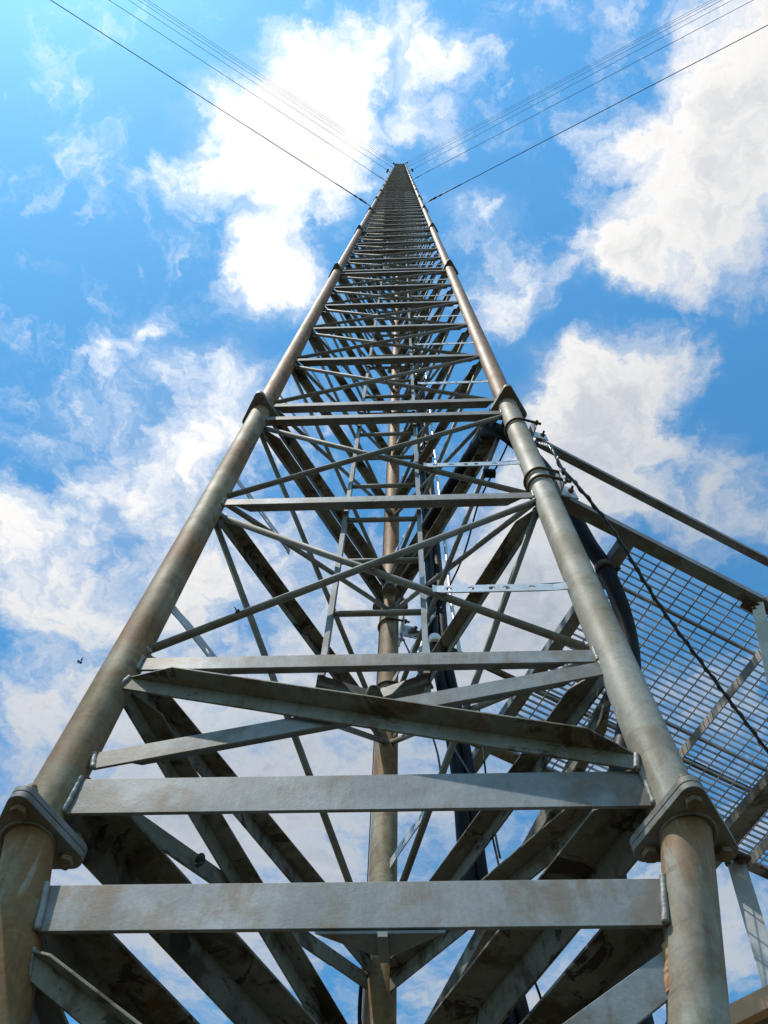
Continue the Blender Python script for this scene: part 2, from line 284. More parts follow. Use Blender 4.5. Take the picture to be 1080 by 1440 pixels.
ORG = {}                        # where each object's own origin stands in the world
class MB:
    """collects shapes and links them as ONE mesh object"""
    def __init__(s): s.v = []; s.f = []; s.sm = []; s.uv = []
    def face(s, idx, smooth=False, uv=None): s.f.append(idx); s.sm.append(smooth); s.uv.append(uv)
    def prism(s, P0, P1, prof0, prof1=None, smooth=False):
        """prof: list of offset vectors (3D) round the section at each end"""
        prof1 = prof1 or prof0; n = len(prof0); b = len(s.v)
        s.v += [P0 + o for o in prof0] + [P1 + o for o in prof1]
        for i in range(n):
            j = (i + 1) % n
            s.face((b + i, b + j, b + n + j, b + n + i), smooth)
        s.face(tuple(b + i for i in reversed(range(n)))); s.face(tuple(b + n + i for i in range(n)))
    def box(s, P0, P1, W, T, cut=(0, 0)):
        """plank from P0 to P1; W, T = full-width and thickness vectors from the reference edge; cut shortens the far W edge"""
        d = (P1 - P0).normalized(); c0, c1 = cut
        a = [Vector((0, 0, 0)), W + d * c0, W + T + d * c0, T]
        e = [Vector((0, 0, 0)), W - d * c1, W + T - d * c1, T]
        s.prism(P0, P1, a, e)
    def angle(s, P0, P1, V, H, t=0.006, cut=(0, 0)):
        """L bar: leg V and leg H share the corner line P0-P1; H leg is mitred by cut"""
        v, h = V.normalized(), H.normalized()
        s.box(P0, P1, V, h * t)
        s.box(P0 + h * t, P1 + h * t, H - h * t, v * t, cut)
    def tube(s, pts, r, seg=10, caps=True, uvoff=0.0, radii=None):
        pts = [Vector(p) for p in pts]; n = len(pts); b = len(s.v)
        t0 = (pts[1] - pts[0]).normalized()
        ref = Vector((0, 0, 1)) if abs(t0.z) < 0.9 else Vector((1, 0, 0))
        nx = t0.cross(ref).normalized(); L = 0.0; Ls = []
        for i, p in enumerate(pts):
            tg = (pts[min(i + 1, n - 1)] - pts[max(i - 1, 0)]).normalized()
            nx = (nx - tg * nx.dot(tg)).normalized(); ny = tg.cross(nx)
            rr = radii[i] if radii else r
            if i: L += (p - pts[i - 1]).length
            Ls.append(L)
            for k in range(seg):
                a = 2 * math.pi * k / seg
                s.v.append(p + (nx * math.cos(a) + ny * math.sin(a)) * rr)
        for i in range(n - 1):
            for k in range(seg):
                k2 = (k + 1) % seg
                s.face((b + i * seg + k, b + i * seg + k2, b + (i + 1) * seg + k2, b + (i + 1) * seg + k), True,
                       ((Ls[i], k / seg), (Ls[i], (k + 1) / seg), (Ls[i + 1], (k + 1) / seg), (Ls[i + 1], k / seg)))
        if caps:
            s.face(tuple(b + k for k in reversed(range(seg)))); s.face(tuple(b + (n - 1) * seg + k for k in range(seg)))
    def loft(s, rings, r, seg=32):
        """upright pipe through level circles"""
        b = len(s.v)
        for c in rings:
            for k in range(seg): s.v.append(c + Vector((r * math.cos(2 * math.pi * k / seg), r * math.sin(2 * math.pi * k / seg), 0)))
        for i in range(len(rings) - 1):
            for k in range(seg):
                k2 = (k + 1) % seg; s.face((b + i * seg + k, b + i * seg + k2, b + (i + 1) * seg + k2, b + (i + 1) * seg + k), True)
        s.face(tuple(b + k for k in reversed(range(seg)))); s.face(tuple(b + (len(rings) - 1) * seg + k for k in range(seg)))
    def ball(s, c, r, sc=(1, 1, 1), nu=7, nv=5):
        b = len(s.v)
        for j in range(nv + 1):
            ph = math.pi * j / nv
            for i in range(nu):
                a = 2 * math.pi * i / nu
                s.v.append(c + Vector((math.sin(ph) * math.cos(a) * sc[0], math.sin(ph) * math.sin(a) * sc[1], math.cos(ph) * sc[2])) * r)
        for j in range(nv):
            for i in range(nu):
                i2 = (i + 1) % nu
                s.face((b + j * nu + i, b + (j + 1) * nu + i, b + (j + 1) * nu + i2, b + j * nu + i2), True)
    def poly(s, outline, z0, z1, holes=None):
        """flat plate from a plan outline of (x, y)"""
        n = len(outline); b = len(s.v)
        s.v += [Vector((x, y, z0)) for x, y in outline] + [Vector((x, y, z1)) for x, y in outline]
        for i in range(n):
            j = (i + 1) % n; s.face((b + i, b + j, b + n + j, b + n + i))
        s.face(tuple(b + i for i in reversed(range(n)))); s.face(tuple(b + n + i for i in range(n)))
    def hexbolt(s, c, ax, r, hgt, seg=6, ang=0.3):
        ax = ax.normalized(); ref = Vector((1, 0, 0)) if abs(ax.x) < 0.8 else Vector((0, 1, 0))
        x = ax.cross(ref).normalized(); y = ax.cross(x)
        pr = [(x * math.cos(ang + 2 * math.pi * k / seg) + y * math.sin(ang + 2 * math.pi * k / seg)) * r for k in range(seg)]
        s.prism(c, c + ax * hgt, pr)
    def build(s, name, mat, parent=None, bevel=0.0):
        me = D.meshes.new(name)
        org = ORG.get(parent.name, Vector((0, 0, 0))) if parent else Vector((0, 0, 0))
        me.from_pydata([v - org for v in s.v], [], s.f)
        bm = bmesh.new(); bm.from_mesh(me); bmesh.ops.recalc_face_normals(bm, faces=bm.faces); bm.to_mesh(me); bm.free()
        for p, sm in zip(me.polygons, s.sm): p.use_smooth = sm
        if any(u for u in s.uv):
            ul = me.uv_layers.new(name='UVMap')
            for p, u, f in zip(me.polygons, s.uv, s.f):
                if u:
                    mp = dict(zip(f, u)); 
                    for li in p.loop_indices: ul.data[li].uv = mp[me.loops[li].vertex_index]
        me.materials.append(mat)
        o = D.objects.new(name, me); COL.objects.link(o)
        if parent:
            # every parent sits unrotated, so a child's own origin is the parent's
            o.parent = parent; o.matrix_parent_inverse = Matrix.Identity(4)
            o.location = (0, 0, 0)
            ORG[o.name] = org.copy()
        if bevel and len(s.v) < 4000:
            bv = o.modifiers.new('bevel', 'BEVEL'); bv.width = bevel; bv.segments = 2; bv.limit_method = 'ANGLE'; bv.angle_limit = R(40)
            bv.harden_normals = False
        return o

def tag(o, label=None, cat=None, group=None, kind=None):
    if label: o['label'] = label
    if cat: o['category'] = cat
    if group: o['group'] = group
    if kind: o['kind'] = kind
    return o

def thing(name, label, cat, loc, group=None):
    o = D.objects.new(name, None); COL.objects.link(o); o.location = loc
    o.empty_display_size = 0.2
    ORG[o.name] = Vector(loc)
    return tag(o, label, cat, group)

def smooth_path(pts, n=8):
    pts = [Vector(p) for p in pts]; q = [pts[0] * 2 - pts[1]] + pts + [pts[-1] * 2 - pts[-2]]; out = []
    for i in range(1, len(q) - 2):
        for k in range(n):
            u = k / n; a, b, c, d = q[i - 1], q[i], q[i + 1], q[i + 2]
            out.append(0.5 * ((2 * b) + (c - a) * u + (2 * a - 5 * b + 4 * c - d) * u * u + (3 * b - a - 3 * c + d) * u ** 3))
    out.append(pts[-1]); return out

# ------------------------------------------------------------------ the mast's frame
S = 1.32; TH = R(-4.394)
A2 = Vector((-0.6859, 1.3172)); B2 = A2 + S * Vector((math.cos(TH), math.sin(TH))); C2 = A2 + S * Vector((math.cos(TH + math.pi / 3), math.sin(TH + math.pi / 3)))
LEG = [A2, B2, C2]; CEN = (A2 + B2 + C2) / 3
RL = 0.051                      # leg radius
H1, H2, DH = 1.41, 4.605, 6.096 # flange levels above the eye
NSEC = 24
TOP = H2 + NSEC * DH
TAPER = 0.265
def legpos(k, h):
    p = LEG[k].copy()
    if h < H1: p = p + (CEN - LEG[k]).normalized() * TAPER * (H1 - h)
    return P3(p.x, p.y, h)
HBASE = -1.35

# ------------------------------------------------------------------ ground
g = MB(); g.v = [Vector((-3000, -3000, 0)), Vector((3000, -3000, 0)), Vector((3000, 3000, 0)), Vector((-3000, 3000, 0))]; g.face((0, 1, 2, 3))
tag(g.build('ground', M['ground']), kind='structure')

# ------------------------------------------------------------------ the lattice mast
mast = thing('guyed_mast', 'tall three-legged grey steel lattice mast rising from the foreground to the sky', 'mast', (CEN.x, CEN.y, 0))
UP = Vector((0, 0, 1))

# concrete pier and pivot under the tapered foot
mb = MB(); mb.poly([(CEN.x + .45 * math.cos(a * math.pi / 4), CEN.y + .45 * math.sin(a * math.pi / 4)) for a in range(8)], -0.2, 0.1)
mb.build('pier', M['wall'], mast, 0.01)
mb = MB(); mb.poly([(CEN.x + .2 * math.cos(a * math.pi / 8), CEN.y + .2 * math.sin(a * math.pi / 8)) for a in range(16)], 0.1, 0.2)
mb.tube([(CEN.x, CEN.y, 0.2), (CEN.x, CEN.y, 0.3)], 0.06, 16)
mb.build('base_plate', M['plate'], mast)

# legs: one pipe each, kinked at the first flange
legs = []
for k in range(3):
    mb = MB()
    hs = [HBASE, -.5, .5, H1 - .04, H1, H1 + .04, H2]
    while hs[-1] < TOP - 1: hs.append(hs[-1] + DH)
    mb.loft([legpos(k, h) for h in hs], RL)
    o = mb.build('leg', M['leg_pale'] if k == 1 else M['leg'], mast)
    o['label'] = ['brown-stained front left leg pipe', 'paler front right leg pipe', 'rear leg pipe in the shade'][k]
    legs.append(o)

def outaz(k): v = LEG[k] - CEN; return math.atan2(v.y, v.x)
def flange(k, h, thick=0.016, near=False):
    """pair of three-cornered plates with rounded corners; one corner looks at the mast's axis"""
    c = legpos(k, h); o0 = outaz(k); rc = 0.090; rr = 0.026
    out = []
    for q in range(3):
        a = o0 + R(60) + q * R(120)
        for e in range(-8, 9):
            b = a + R(60) * e / 8
            out.append((c.x + rc * math.cos(a) + rr * math.cos(b), c.y + rc * math.sin(a) + rr * math.sin(b)))
    mb = MB()
    mb.poly(out, c.z - thick - 0.001, c.z - 0.001); mb.poly(out, c.z + 0.001, c.z + thick + 0.001)
    if near:
        # fillet weld rings round the pipe
        for sg in (-1, 1):
            ring = [Vector((c.x + (RL + .003) * math.cos(t * math.pi / 12), c.y + (RL + .003) * math.sin(t * math.pi / 12), c.z + sg * (thick + .002) + random.uniform(-.001, .001))) for t in range(25)]
            mb.tube(ring, 0.0042, 6, False)
    fl = mb.build('flange', M['plate'], mast, 0.0013 if near else 0)
    for q in range(3) if h < 12 else ():
        a = o0 + R(60) + q * R(120); rb = 0.084
        x, y = c.x + rb * math.cos(a), c.y + rb * math.sin(a)
        m2 = MB()
        zb = c.z - thick - 0.001; zt = c.z + thick + 0.001; tw = random.uniform(0, 1)
        m2.tube([(x, y, zb - 0.016), (x, y, zt + 0.02)], 0.0095, 10)
        m2.tube([(x, y, zb - 0.003), (x, y, zb)], 0.0195, 16); m2.hexbolt(Vector((x, y, zb - 0.003)), -UP, 0.0175, 0.014, ang=tw)
        m2.tube([(x, y, zt), (x, y, zt + 0.003)], 0.0195, 16); m2.hexbolt(Vector((x, y, zt + 0.003)), UP, 0.0175, 0.018, ang=tw + .4)
        m2.tube([(x, y, zt + 0.018), (x, y, zt + 0.033)], 0.0105, 10)
        m2.build('bolt', M['bolt'], fl, 0.0015 if near else 0)
    return fl
for k in range(3):
    flange(k, H1, near=True)
flh = [H2 + i * DH for i in range(NSEC + 1)]
for h in flh:
    for k in range(3): flange(k, h)

def face(i):
    """face i runs from leg a to leg b, seen from outside a is on the left"""
    a, b = i, (i + 1) % 3
    return a, b
def outn(i):
    a, b = face(i); d = (LEG[b] - LEG[a]).normalized()
    return Vector((d.y, -d.x, 0))       # points away from the axis

def weld(P, Q, r, parent, mat='weld', n=None):
    """uneven bead from P to Q with ripples"""
    L = (Q - P).length; n = max(8, int(L / 0.0028)); mb = MB(); pts = []; rr = []; w3 = 0.0; r = r * .8
    d = (Q - P).normalized(); a = d.orthogonal().normalized(); b = d.cross(a); w1 = w2 = 0.0
    for i in range(n + 1):
        w1 = .93 * w1 + random.uniform(-.16, .16); w2 = .93 * w2 + random.uniform(-.16, .16)
        w3 = .8 * w3 + random.uniform(-.07, .07)
        pts.append(P.lerp(Q, i / n) + (a * w1 + b * w2) * r * .35)
        rr.append(r * (1.12 + w3) * (.55 if i in (0, n) else 1))
    mb.tube(pts, r, 10, True, radii=rr)
    mb.build('weld', M[mat], parent)

def barends(a, b, ha, hb, off=0.0, gap=0.012):
    P, Q = legpos(a, ha), legpos(b, hb); d = (Q - P).normalized()
    hd = Vector((d.x, d.y, 0)).length
    g = (RL * 0.97 + gap * 0) / hd
    return P + d * g, Q - d * g, d

# crossbars: angle iron, the flat leg on the outside and the other leg turned inwards along the top edge
bars = 0; restbar = MB(); nearbars = {}
def crossbar(i, h, hv, dep, near, t=0.006):
    """h = top edge, hv = height of the outer leg, dep = depth of the inner leg"""
    global bars
    a, b = face(i); n = outn(i)
    P, Q, d = barends(a, b, h, h)
    off = n * 0.012
    mb = MB() if bars < 99 else restbar
    if h < H1:                        # tapered foot: the ends follow the leaning legs
        k = TAPER * .866 * hv; t2 = n * t
        mb.prism(P + off, Q + off, [Vector((0, 0, 0)), -UP * hv + d * k, -UP * hv + d * k - t2, -t2], [Vector((0, 0, 0)), -UP * hv - d * k, -UP * hv - d * k - t2, -t2])
        mb.box(P + off - t2, Q + off - t2, -n * (dep - t), -UP * t, (.1, .1))
    else: mb.angle(P + off, Q + off, -UP * hv, -n * dep, t, cut=(0.10 if near != 0 else .05, 0.10 if near != 0 else .05))
    if bars < 99:
        o = mb.build('crossbar', M['bar'] if i == 0 else M['bar_dirty'], mast, 0.0012 if near else 0)
        bars += 1
        if near:
            e = n * (0.012 + t / 2)
            for X, sg in ((P, 1), (Q, -1)):
                weld(X + e - UP * hv + d * sg * (TAPER * .866 * hv if h < H1 else 0), X + e + UP * 0.004, 0.0075 if hv > .08 else .006, o)
        return o
o = crossbar(0, 1.284, 0.108, 0.085, 1, 0.008); nearbars['L0'] = o; o['label'] = 'wide stained crossbar below the flanges'
o = crossbar(0, 1.573, 0.110, 0.085, 1, 0.008); nearbars['L1'] = o; o['label'] = 'wide pale crossbar above the flanges'
for i in (1, 2):
    crossbar(i, 1.284, 0.100, 0.095, 1, 0.008); crossbar(i, 1.573, 0.100, 0.095, 1, 0.008)
for h in (2.078, 3.276, 4.476):
    for i in range(3): crossbar(i, h, 0.060 if h < 3 else .058, 0.054, 1)
levels = []
for sidx in range(NSEC):
    h0 = H2 + sidx * DH
    ls = [h0 + 0.131 + q * (DH - 0.262) / 5 for q in range(6)]
    levels.append(ls)
    for h in ls:
        for i in range(3): crossbar(i, h, 0.058, 0.054, 0)
tag(restbar.build('crossbar', M['rod'], mast), kind='stuff')

# round cross bracing
rods = 0; restrod = MB()
def rod(a, b, ha, hb, off, i, seg=10, r=0.0125):
    global rods
    P, Q = legpos(a, ha), legpos(b, hb); d = (Q - P).normalized(); g = RL * 0.9 / Vector((d.x, d.y, 0)).length
    P, Q = P + d * g + outn(i) * off, Q - d * g + outn(i) * off
    mb = MB() if rods < 99 else restrod
    if seg > 6:
        mb.tube([P, P.lerp(Q, 0.5), Q], r, seg)
    else:
        mb.tube([P, Q], r, seg, False)
    if rods < 99:
        o = mb.build('brace_rod', M['rod'], mast); rods += 1
        if ha < 4.7 or hb < 4.7:
            for X, sg in ((P, 1), (Q, -1)):
                m2 = MB()
                for q in range(5): m2.ball(X + d * sg * 0.004 + Vector([random.uniform(-.007, .007) for _ in range(3)]), random.uniform(.010, .014), (1, 1, 1), 8, 5)
                m2.build('weld', M['weld'], o)
def bay(lo, hi, seg=10):
    for i in range(3):
        a, b = face(i)
        rod(a, b, lo + 0.012, hi - 0.04, 0.004, i, seg); rod(a, b, hi - 0.055, lo + 0.02, -0.022, i, seg)
bay(2.078, 3.276, 12); bay(3.276, 4.476, 12)
for si, ls in enumerate(levels):
    for q in range(5): bay(ls[q] , ls[q + 1], 8 if si < 3 else 5)
tag(restrod.build('brace_rod', M['rod'], mast), kind='stuff')

# heavy angle bracing between the two lowest clear crossbars, and in the tapered foot
def vperp(P, Q, n):
    """direction in the face, square to the bar, pointing down"""
    d = (Q - P).normalized(); v = d.cross(n).normalized()
    return -v if v.z > 0 else v
for i in range(3):
    a, b = face(i); n = outn(i)
    # outer one: its upper leg stands out from the face
    P, Q, d = barends(a, b, *((1.978, 1.600) if i == 0 else (2.045, 1.665)))
    off = n * 0.026
    v = vperp(P, Q, n); mb = MB()
    mb.box(P + off, Q + off, v * 0.054, -n * 0.006)
    mb.box(P + off + n * 0.0, Q + off + n * 0.0, n * 0.050, v * 0.006, cut=(0.13, 0.11))
    o = mb.build('brace_angle', M['brace_rust'] if i == 0 else M['bar_dirty'], mast, 0.0012)
    o['label'] = 'heavy stained angle brace'
    for X, sg in ((P, 1), (Q, -1)): weld(X + off + v * .054 - d * sg * .002, X + off + d * sg * .0, 0.0075, o)
    # inner one
    P, Q, d = barends(a, b, 1.650, 2.030)
    v = vperp(P, Q, n); mb = MB(); off = n * 0.012
    mb.angle(P + off, Q + off, v * 0.058, -n * 0.054, 0.006, cut=(0.10, 0.10))
    o = mb.build('brace_angle', M['bar'] if i == 0 else M['bar_dirty'], mast, 0.0012)
    for X, sg in ((P, 1), (Q, -1)): weld(X + off + v * .058 - d * sg * .002, X + off, 0.0075, o)
    # foot
    for (x, y, fl, hl) in ((a, b, 1, 0.50), (b, a, -1, 0.50)):
        # ends are cut along the leaning legs
        dp = .088 if fl < 0 else .055
        X0, Y0, d = barends(x, y, 1.180, hl); X1, Y1, _ = barends(x, y, 1.180 - dp, hl - dp)
        v = vperp(X0, Y0, n); mb = MB(); O = Vector((0, 0, 0))
        off = n * (0.020 if fl > 0 else 0.013); tk = -n * .006
        mb.prism(X0 + off, Y0 + off, [O, X1 - X0, X1 - X0 + tk, tk], [O, Y1 - Y0, Y1 - Y0 + tk, tk])
        if fl > 0: mb.box(X0 + off, Y0 + off, n * .028, v * .006, cut=(.06, .06))
        else: mb.box(X0 + off + tk, Y0 + off + tk, -n * .05, v * .006, cut=(.07, .05))
        o = mb.build('brace_angle', M['bar_dirty'] if fl > 0 else M['bar'], mast, 0.0012)
        weld(X1 + off + tk * .5 - d * .001, X0 + off + tk * .5 + UP * .004, 0.0135 if (i == 0 and fl < 0) else .009, o, 'rusty' if (i == 0 and fl < 0) else 'weld')
# lowest crossbars in the foot
for i in range(3):
    a, b = face(i); n = outn(i); P, Q, d = barends(a, b, 0.46, 0.46); mb = MB()
    mb.angle(P + n * .012, Q + n * .012, -UP * .06, -n * .05); mb.build('crossbar', M['bar'], mast, 0.001)

# perforated cable brackets: short holed strips standing in from each leg at mid bay
def strip_mesh(L, w, t, holes):
    """strip along +x, face in the xz plane, with real round holes"""
    me = D.meshes.new('strip'); bm = bmesh.new()
    N = 12
    xs = sorted(holes); cell = w; prev = 0.0
    def quad(x0, x1):
        vs = [bm.verts.new((x0, 0, -w / 2)), bm.verts.new((x1, 0, -w / 2)), bm.verts.new((x1, 0, w / 2)), bm.verts.new((x0, 0, w / 2))]
        bm.faces.new(vs)
    for hx in xs:
        x0, x1 = hx - cell / 2, hx + cell / 2
        if x0 > prev + 1e-4: quad(prev, x0)
        ring, sq = [], []
        for k in range(N):
            a = 2 * math.pi * (k + 0.5) / N; c, s = math.cos(a), math.sin(a)
            ring.append(bm.verts.new((hx + c * w * 0.24, 0, s * w * 0.24)))
            m = max(abs(c), abs(s)); sq.append(bm.verts.new((hx + c / m * cell / 2, 0, s / m * w / 2)))
        cor = {}
        for k in range(N):
            k2 = (k + 1) % N
            bm.faces.new([ring[k], ring[k2], sq[k2], sq[k]])
            p, q = sq[k].co, sq[k2].co
            if abs(p.x - q.x) > 1e-5 and abs(p.z - q.z) > 1e-5:      # fill the corner
                cx = hx + math.copysign(cell / 2, p.x + q.x - 2 * hx); cz = math.copysign(w / 2, p.z + q.z)
                bm.faces.new([sq[k], sq[k2], bm.verts.new((cx, 0, cz))])
        prev = x1
    if L > prev + 1e-4: quad(prev, L)
    bmesh.ops.remove_doubles(bm, verts=bm.verts, dist=1e-5)
    bmesh.ops.recalc_face_normals(bm, faces=bm.faces)
    bm.to_mesh(me); bm.free(); me.materials.append(M['bright']); return me
strip0 = strip_mesh(0.42, 0.046, 0.004, [0.11, 0.19, 0.235, 0.30, 0.37])
def bracket(k, h, stuff=None):
    nxt = (k - 1) % 3                                   # towards the neighbouring leg
    d2 = (LEG[nxt] - LEG[k]).normalized()
    o = D.objects.new('cable_bracket', strip0); COL.objects.link(o); o.parent = mast
    P = legpos(k, h) + Vector((d2.x, d2.y, 0)) * RL * .95
    yaw = math.atan2(d2.y, d2.x)
    o.location = P - ORG[mast.name]; o.rotation_euler = (0, 0, yaw)
    sd = o.modifiers.new('thick', 'SOLIDIFY'); sd.thickness = 0.004
    return o
mids = [2.478, 3.672]
for si, ls in enumerate(levels[:5]):
    mids += [(ls[q] + ls[q + 1]) / 2 - 0.15 for q in range(5)]
for h in mids:
    for k in range(3): bracket(k, h)

# climbing ladder on the inside of the front face
lad_x = (0.533, 0.822); dA = Vector((math.cos(TH), math.sin(TH), 0)); nI = -outn(0)
def ladp(x, h, dep=0.045): return P3(A2.x, A2.y, h) + dA * x + nI * dep
ladder = D.objects.new('ladder', None); COL.objects.link(ladder); ladder.parent = mast; ladder.empty_display_size = .2
ORG[ladder.name] = ORG[mast.name].copy()
for x in lad_x:
    mb = MB()
    mb.box(ladp(x - .0085, 1.93), ladp(x - .0085, TOP), dA * 0.017, nI * 0.03)
    mb.build('rail', M['bar'], ladder)
h = 2.44; nr = 0; rest = MB()
while h < TOP:
    m2 = MB() if nr < 99 else rest
    m2.tube([ladp(lad_x[0] + .008, h, .06), ladp(lad_x[1] - .008, h, .06)], 0.0105, 10 if nr < 40 else 5)
    if nr < 99: m2.build('rung', M['rod'], ladder)
    nr += 1; h += 0.381
tag(rest.build('rung', M['rod'], ladder), kind='stuff')
# ladder shoe: bent angle between the rail ends behind the second crossbar, gusset below the lowest one
mb = MB(); xm = (lad_x[0] + lad_x[1]) / 2
for (x0, x1) in ((lad_x[0], xm), (xm, lad_x[1])):
    e0 = 0.0 if x0 == lad_x[0] else 0.055; e1 = 0.055 if x0 == lad_x[0] else 0.0
    P, Q = ladp(x0, 2.045, .03 + e0), ladp(x1, 2.045, .03 + e1); d = (Q - P).normalized(); nn = d.cross(UP)
    if nn.dot(nI) < 0: nn = -nn
    mb.angle(P, Q, -UP * .045, nn * .05, .006)
mb.tube([ladp(xm, 2.03, .075), ladp(xm, 2.0, .075)], .02, 12)
o = mb.build('ladder_shoe', M['bar'], mast, .001)
m2 = MB(); m2.tube([ladp(xm + .01, 1.99, .085), ladp(xm + .01, 1.86, .085)], .008, 8); m2.build('stub', M['rod'], o)
m2 = MB()
for q in range(14): m2.ball(ladp(xm + random.uniform(-.03, .03), 2.0 + random.uniform(-.006, .006), .085 + random.uniform(-.004, .004)), random.uniform(.004, .008), nu=7, nv=5)
m2.build('weld', M['rusty'], o)
mb = MB()
base = legpos(0, 1.16)
for (x0, x1, e0, e1) in ((.50, .665, .02, .13), (.665, .83, .13, .02)):
    P, Q = ladp(x0, 1.168, .05 + e0), ladp(x1, 1.168, .05 + e1)
    mb.box(P, Q, -nI * (.05 + max(e0, e1) - .0), UP * .006) if False else None
P0, P1, P2 = ladp(.600, 1.167, .008), ladp(.832, 1.167, .008), ladp(.722, 1.167, .06)
mb.prism(Vector((0, 0, 0)), UP * .007, [P0, P1, P2 + dA * .02, P2 - dA * .02])
mb.build('gusset', M['bar'], mast, .001)
m2 = MB(); m2.box(ladp(.712, 1.164, .0), ladp(.712, 1.164, .062), dA * .018, -UP * .012); m2.build('gusset_web', M['bar'], mast, .001)
# guy levels: shackle plates on the two front legs, small boxes and rods at the head
for hg in (25, 50, 75, 100, 125, 150):
    for k in range(3):
        n = (LEG[k] - CEN).normalized(); n = Vector((n.x, n.y, 0)); P = legpos(k, hg); m2 = MB()
        m2.box(P + n * RL - UP * .09, P + n * (RL + .16) - UP * .09, UP * .1, n.cross(UP) * .014); m2.build('guy_lug', M['dark'], mast)
for (k, h) in ((0, 73.5), (1, 73.5)):
    n = (LEG[k] - CEN).normalized(); n = Vector((n.x, n.y, 0)); P = legpos(k, h) + n * .28; m2 = MB(); sd = n.cross(UP)
    m2.box(P - sd * .15 - UP * .6, P + sd * .15 - UP * .6, UP * 1.5, n * .12); m2.box(P - n * .28 + UP * .0, P, UP * .04, sd * .03)
    m2.build('torque_box', M['dark'], mast, .01)
for (k, h, w) in ((0, TOP - 14, .3), (1, TOP - 10, .3), (2, TOP - 2, .25)):
    n = (LEG[k] - CEN).normalized(); n = Vector((n.x, n.y, 0)); P = legpos(k, h) + n * .4; m2 = MB()
    m2.tube([P - UP * 1.2, P + UP * 3.2], 0.07, 8); m2.tube([P, P - n * .4], .04, 6); m2.tube([P + UP * 1, P - n * .4 + UP * 1], .04, 6)
    m2.ball(P - UP * .9, .13, (1, 1, 2.2), 10, 7)
    m2.build('antenna', M['dark'], mast)
m2 = MB(); P = legpos(0, TOP) + Vector((-.25, 0.2, 0)); m2.tube([P, P + UP * 9], .07, 6, radii=[.12, .03]); m2.build('lightning_rod', M['dark'], mast)

# ------------------------------------------------------------------ guy wires
GA = {0: (-150, 'upper left corner', 'left'), 1: (-30, 'upper right corner', 'right'), 2: (90, '', 'rear')}
ordn = ['lowest', 'second lowest', 'third lowest', 'fourth lowest', 'second highest', 'highest']
for k in (0, 1, 2):
    az, where, side = GA[k]
    for q, hg in enumerate((25, 50, 75, 100, 125, 150)):
        n = (LEG[k] - CEN).normalized(); n = Vector((n.x, n.y, 0)); P = legpos(k, hg) + n * (RL + .14) - UP * .04
        G = P3(LEG[k].x + 80 * math.cos(R(az)), LEG[k].y + 80 * math.sin(R(az)), -1.6)
        mb = MB(); pts = []
        for j in range(25):
            u = j / 24; p = P.lerp(G, u); p.z -= 4 * (0.12 if k < 2 else .1) * u * (1 - u); pts.append(p)
        mb.tube(pts, .0105 + .0015 * q, 5, False)
        lab = ('%s of the guy wires from the %s leg, running to the %s' % (ordn[q], side, where)) if k < 2 else \
              ('%s of the thin guy wires dropping close along the left of the rear leg' % ordn[q])
        wname = 'guy_wire'
        gw = thing(wname, lab, 'guy wire', G, ['guy wires to the upper left', 'guy wires to the upper right', 'guy wires behind the rear leg'][k])
        mb.build('strand', M['wire'], gw)
        m2 = MB(); d = (G - P).normalized()
        m2.tube([P, P + d * .12], .02, 8); m2.tube([P + d * .12, P + d * .17, P + d * .28], .035, 8, radii=[.012, .032, .012]); m2.tube([P + d * .28, P + d * .36, P + d * .42], .03, 8, radii=[.012, .026, .012]); m2.tube([P + d * .42, P + d * 1.0], .014, 6)
        m2.build('end_fitting', M['dark'], gw)

# ------------------------------------------------------------------ cable bridge running off to the right
BD = Vector((math.cos(R(25)), math.sin(R(25)), 0)); BN = Vector((-BD.y, BD.x, 0))
def bp(a, b, h): return P3(B2.x, B2.y, h) + BD * a + BN * b
LB = 3.6                        # reach of the bridge from the mast
br = thing('cable_bridge', 'galvanised steel cable bridge with see-through grating floor, clamped to the mast and running off right', 'cable bridge', bp(1.2, .6, -1.6))
HB, HU = 3.37, 4.15
WB = 1.235
for (a0, b, h, sg, lab) in ((.09, -.005, HB, 1, 'near lower rail'), (.10, -.012, HU, 1, 'near upper rail'), (.06, WB, HB, -1, None), (.06, WB + .01, HU, -1, None)):
    m2 = MB(); w = .058 if h < 4 else .044
    m2.angle(bp(a0, b, h), bp(LB, b, h), UP * w, BN * sg * (w - .004), .005)
    o = m2.build('rail', M['bar'] if sg > 0 else M['bar_dirty'], br, .001)
    if lab: o['label'] = lab
# cross angles; their upright legs face the mast
for (a, hang, mat) in ((.42, False, 'bar'), (1.225, True, 'bar'), (1.87, True, 'bar'), (2.6, True, 'bar'), (3.3, True, 'bar')):
    m2 = MB()
    if hang: mat = 'grate'; m2.box(bp(a, .012, HB + .0), bp(a, WB - .012, HB + .0), -UP * .055, BD * .005)
    else: m2.angle(bp(a, .008, HB - .004), bp(a, WB + .12, HB - .004), UP * .055, BD * .055, .005)
    m2.build('cross_angle', M[mat], br, .001)
m2 = MB(); m2.angle(bp(1.64, -.25, HB - .06), bp(1.64, WB + .3, HB - .06), BD * .085, UP * .055, .007)
m2.box(bp(1.726, -.25, HB - .062), bp(1.726, WB + .3, HB - .062), UP * .05, BD * .004)
o = m2.build('support_beam', M['bar_dirty'], br, .001); o['label'] = 'dark wide support beam under the grating'
